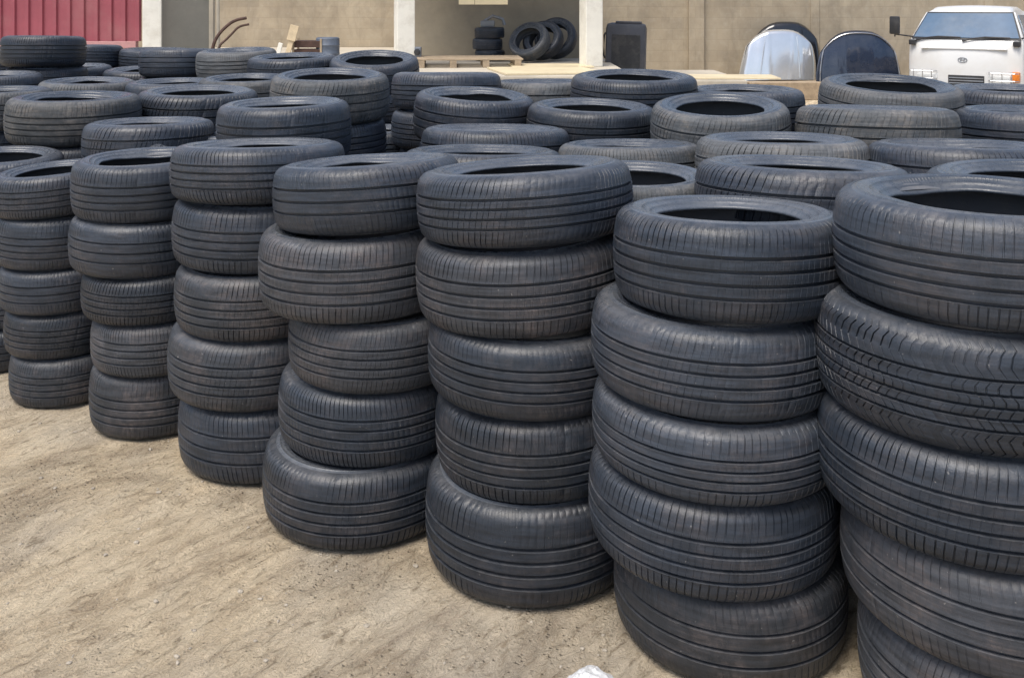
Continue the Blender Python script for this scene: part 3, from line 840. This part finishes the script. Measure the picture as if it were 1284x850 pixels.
# front panel crease, emblem, grille, lamps, guards, bumper
bm = bmesh.new(); add_box(bm, -.60, .60, .002, .06, 1.13, 1.142, .003); obj('panel_seam', bm, M['van'], tr)
em = empty('emblem', (0, -.006, .97)); em.parent = tr
Mx = Matrix.Rotation(R_(90), 4, 'X')
bm = bmesh.new(); ring = [(.062 * math.cos(a), -.004, .036 * math.sin(a)) for a in [2 * PI * k / 28 for k in range(29)]]
add_tube(bm, ring, .006, 6, caps=False); obj('ring', bm, M['greymetal'], em)
bm = bmesh.new()
add_tube(bm, [(-.032, -.004, -.026), (-.018, -.004, .026)], .006, 6); add_tube(bm, [(.018, -.004, -.026), (.032, -.004, .026)], .006, 6); add_tube(bm, [(-.026, -.004, -.006), (.026, -.004, .006)], .005, 6)
obj('letter', bm, M['greymetal'], em)
bm = bmesh.new(); add_box(bm, -.20, .30, -.02, .02, .58, .74, .008); gr = obj('grille', bm, M['black'], tr)
for z in (.62, .66, .70):
    bm = bmesh.new(); add_box(bm, -.19, .29, -.03, -.021, z - .008, z + .008, .002); obj('grille_bar', bm, M['greymetal'], gr)
for sx in (-1, 1):
    bm = bmesh.new(); add_box(bm, sx * .50 - .15, sx * .50 + .15, -.02, .05, .60, .75, .02); hl = obj('headlight', bm, M['lamp'], tr, smooth=True)
    if sx > 0:
        bm = bmesh.new(); add_box(bm, sx * .715 - .05, sx * .715 + .05, 0, .14, .66, .81, .018); obj('indicator', bm, M['amber'], tr, smooth=True)
    bm = bmesh.new()
    for zz_ in (.58, .68, .79):
        add_tube(bm, [(sx * .36, -.02, zz_), (sx * .40, -.085, zz_), (sx * .72, -.085, zz_), (sx * .76, -.02, zz_)], .008, 6)
    for xx in (.42, .55, .68): add_tube(bm, [(sx * xx, -.085, .56), (sx * xx, -.085, .81)], .007, 6)
    obj('lamp_guard', bm, M['chrome'], hl)
bm = bmesh.new(); add_box(bm, -.82, .82, -.10, .06, .40, .56, .03); obj('bumper', bm, M['greymetal'], tr, smooth=True)
# mirrors
for sx in (-1, 1):
    bm = bmesh.new(); add_tube(bm, [(sx * .76, .22, 1.30), (sx * .90, .02, 1.33), (sx * .98, .0, 1.34)], .011, 8)
    add_tube(bm, [(sx * .98, .0, 1.30), (sx * .98, .0, 1.60)], .010, 8); ma = obj('mirror_arm', bm, M['black'], tr)
    bm = bmesh.new(); add_box(bm, sx * .98 - .075, sx * .98 + .075, -.05, .03, 1.34, 1.62, .025); obj('mirror', bm, M['black'], ma, smooth=True)
# load bed, chassis, wheels
bm = bmesh.new(); add_box(bm, -.82, .82, 1.60, 4.0, .70, .78, .01); bed = obj('load_bed', bm, M['greymetal'], tr)
for x0, x1, y0, y1 in ((-.82, -.78, 1.60, 4.0), (.78, .82, 1.60, 4.0), (-.778, .778, 3.96, 4.0), (-.778, .778, 1.60, 1.64)):
    bm = bmesh.new(); add_box(bm, x0, x1, y0, y1, .782, 1.12, .006); obj('side_board', bm, M['van'], bed)
bm = bmesh.new(); add_box(bm, -.40, .40, .2, 3.9, .45, .60, .01); obj('chassis', bm, M['black'], tr)
for sx in (-1, 1):
    for y in (.75, 3.1):
        Mw = Matrix.Translation((sx * .68, y, .30)) @ Matrix.Rotation(R_(90), 4, 'Y')
        wh = empty('wheel', (0, 0, 0)); wh.parent = tr
        bm = bmesh.new(); add_lathe(bm, [(.19, -.08), (.25, -.095), (.285, -.08), (.30, -.05), (.30, .05), (.285, .08), (.25, .095), (.19, .08)], 40, M=Mw); obj('tyre', bm, M['tread'], wh, smooth=True)
        bm = bmesh.new(); add_lathe(bm, [(0, -.05), (.08, -.06), (.15, -.04), (.188, -.085), (.188, .085), (.15, .04), (.08, .06), (0, .05)], 32, M=Mw); obj('rim', bm, M['greymetal'], wh, smooth=True)

# ------------------------------------------------------------------ light
EL, AZ = 62, 214           # sun from the right and behind the camera, high, through thin cloud
wd = bpy.data.worlds.new('World'); scene.world = wd; wd.use_nodes = True
nt = wd.node_tree; bg = nt.nodes['Background']
sky = nt.nodes.new('ShaderNodeTexSky'); sky.sky_type = 'NISHITA'; sky.sun_disc = False
sky.sun_elevation = R_(EL); sky.sun_rotation = R_(AZ); sky.dust_density = 3.0; sky.air_density = 1.0
nt.links.new(sky.outputs[0], bg.inputs[0]); bg.inputs[1].default_value = .125
sl = bpy.data.lights.new('sun', 'SUN'); sl.energy = 2.3; sl.angle = R_(32); sl.color = (1, .95, .87)
so = link(bpy.data.objects.new('sun', sl))
az = R_(AZ)
dirv = Vector((math.sin(az) * math.cos(R_(EL)), math.cos(az) * math.cos(R_(EL)), math.sin(R_(EL))))
so.rotation_euler = dirv.to_track_quat('Z', 'Y').to_euler()
so.location = (0, 0, 20)

# ------------------------------------------------------------------ camera
cd = bpy.data.cameras.new('camera'); co = link(bpy.data.objects.new('camera', cd))
co.location = (0, 0, 1.78); co.rotation_euler = (R_(90), 0, 0)
cd.sensor_fit = 'HORIZONTAL'; cd.sensor_width = 36; cd.lens = 36 * 1200 / 1284
cd.shift_y = -417 / 1284; cd.clip_end = 1000; cd.clip_start = .05
scene.camera = co
vs_ = scene.view_settings
vs_.view_transform = 'Standard'; vs_.look = 'None'; vs_.gamma = 1; vs_.use_curve_mapping = False
vs_.exposure = .5
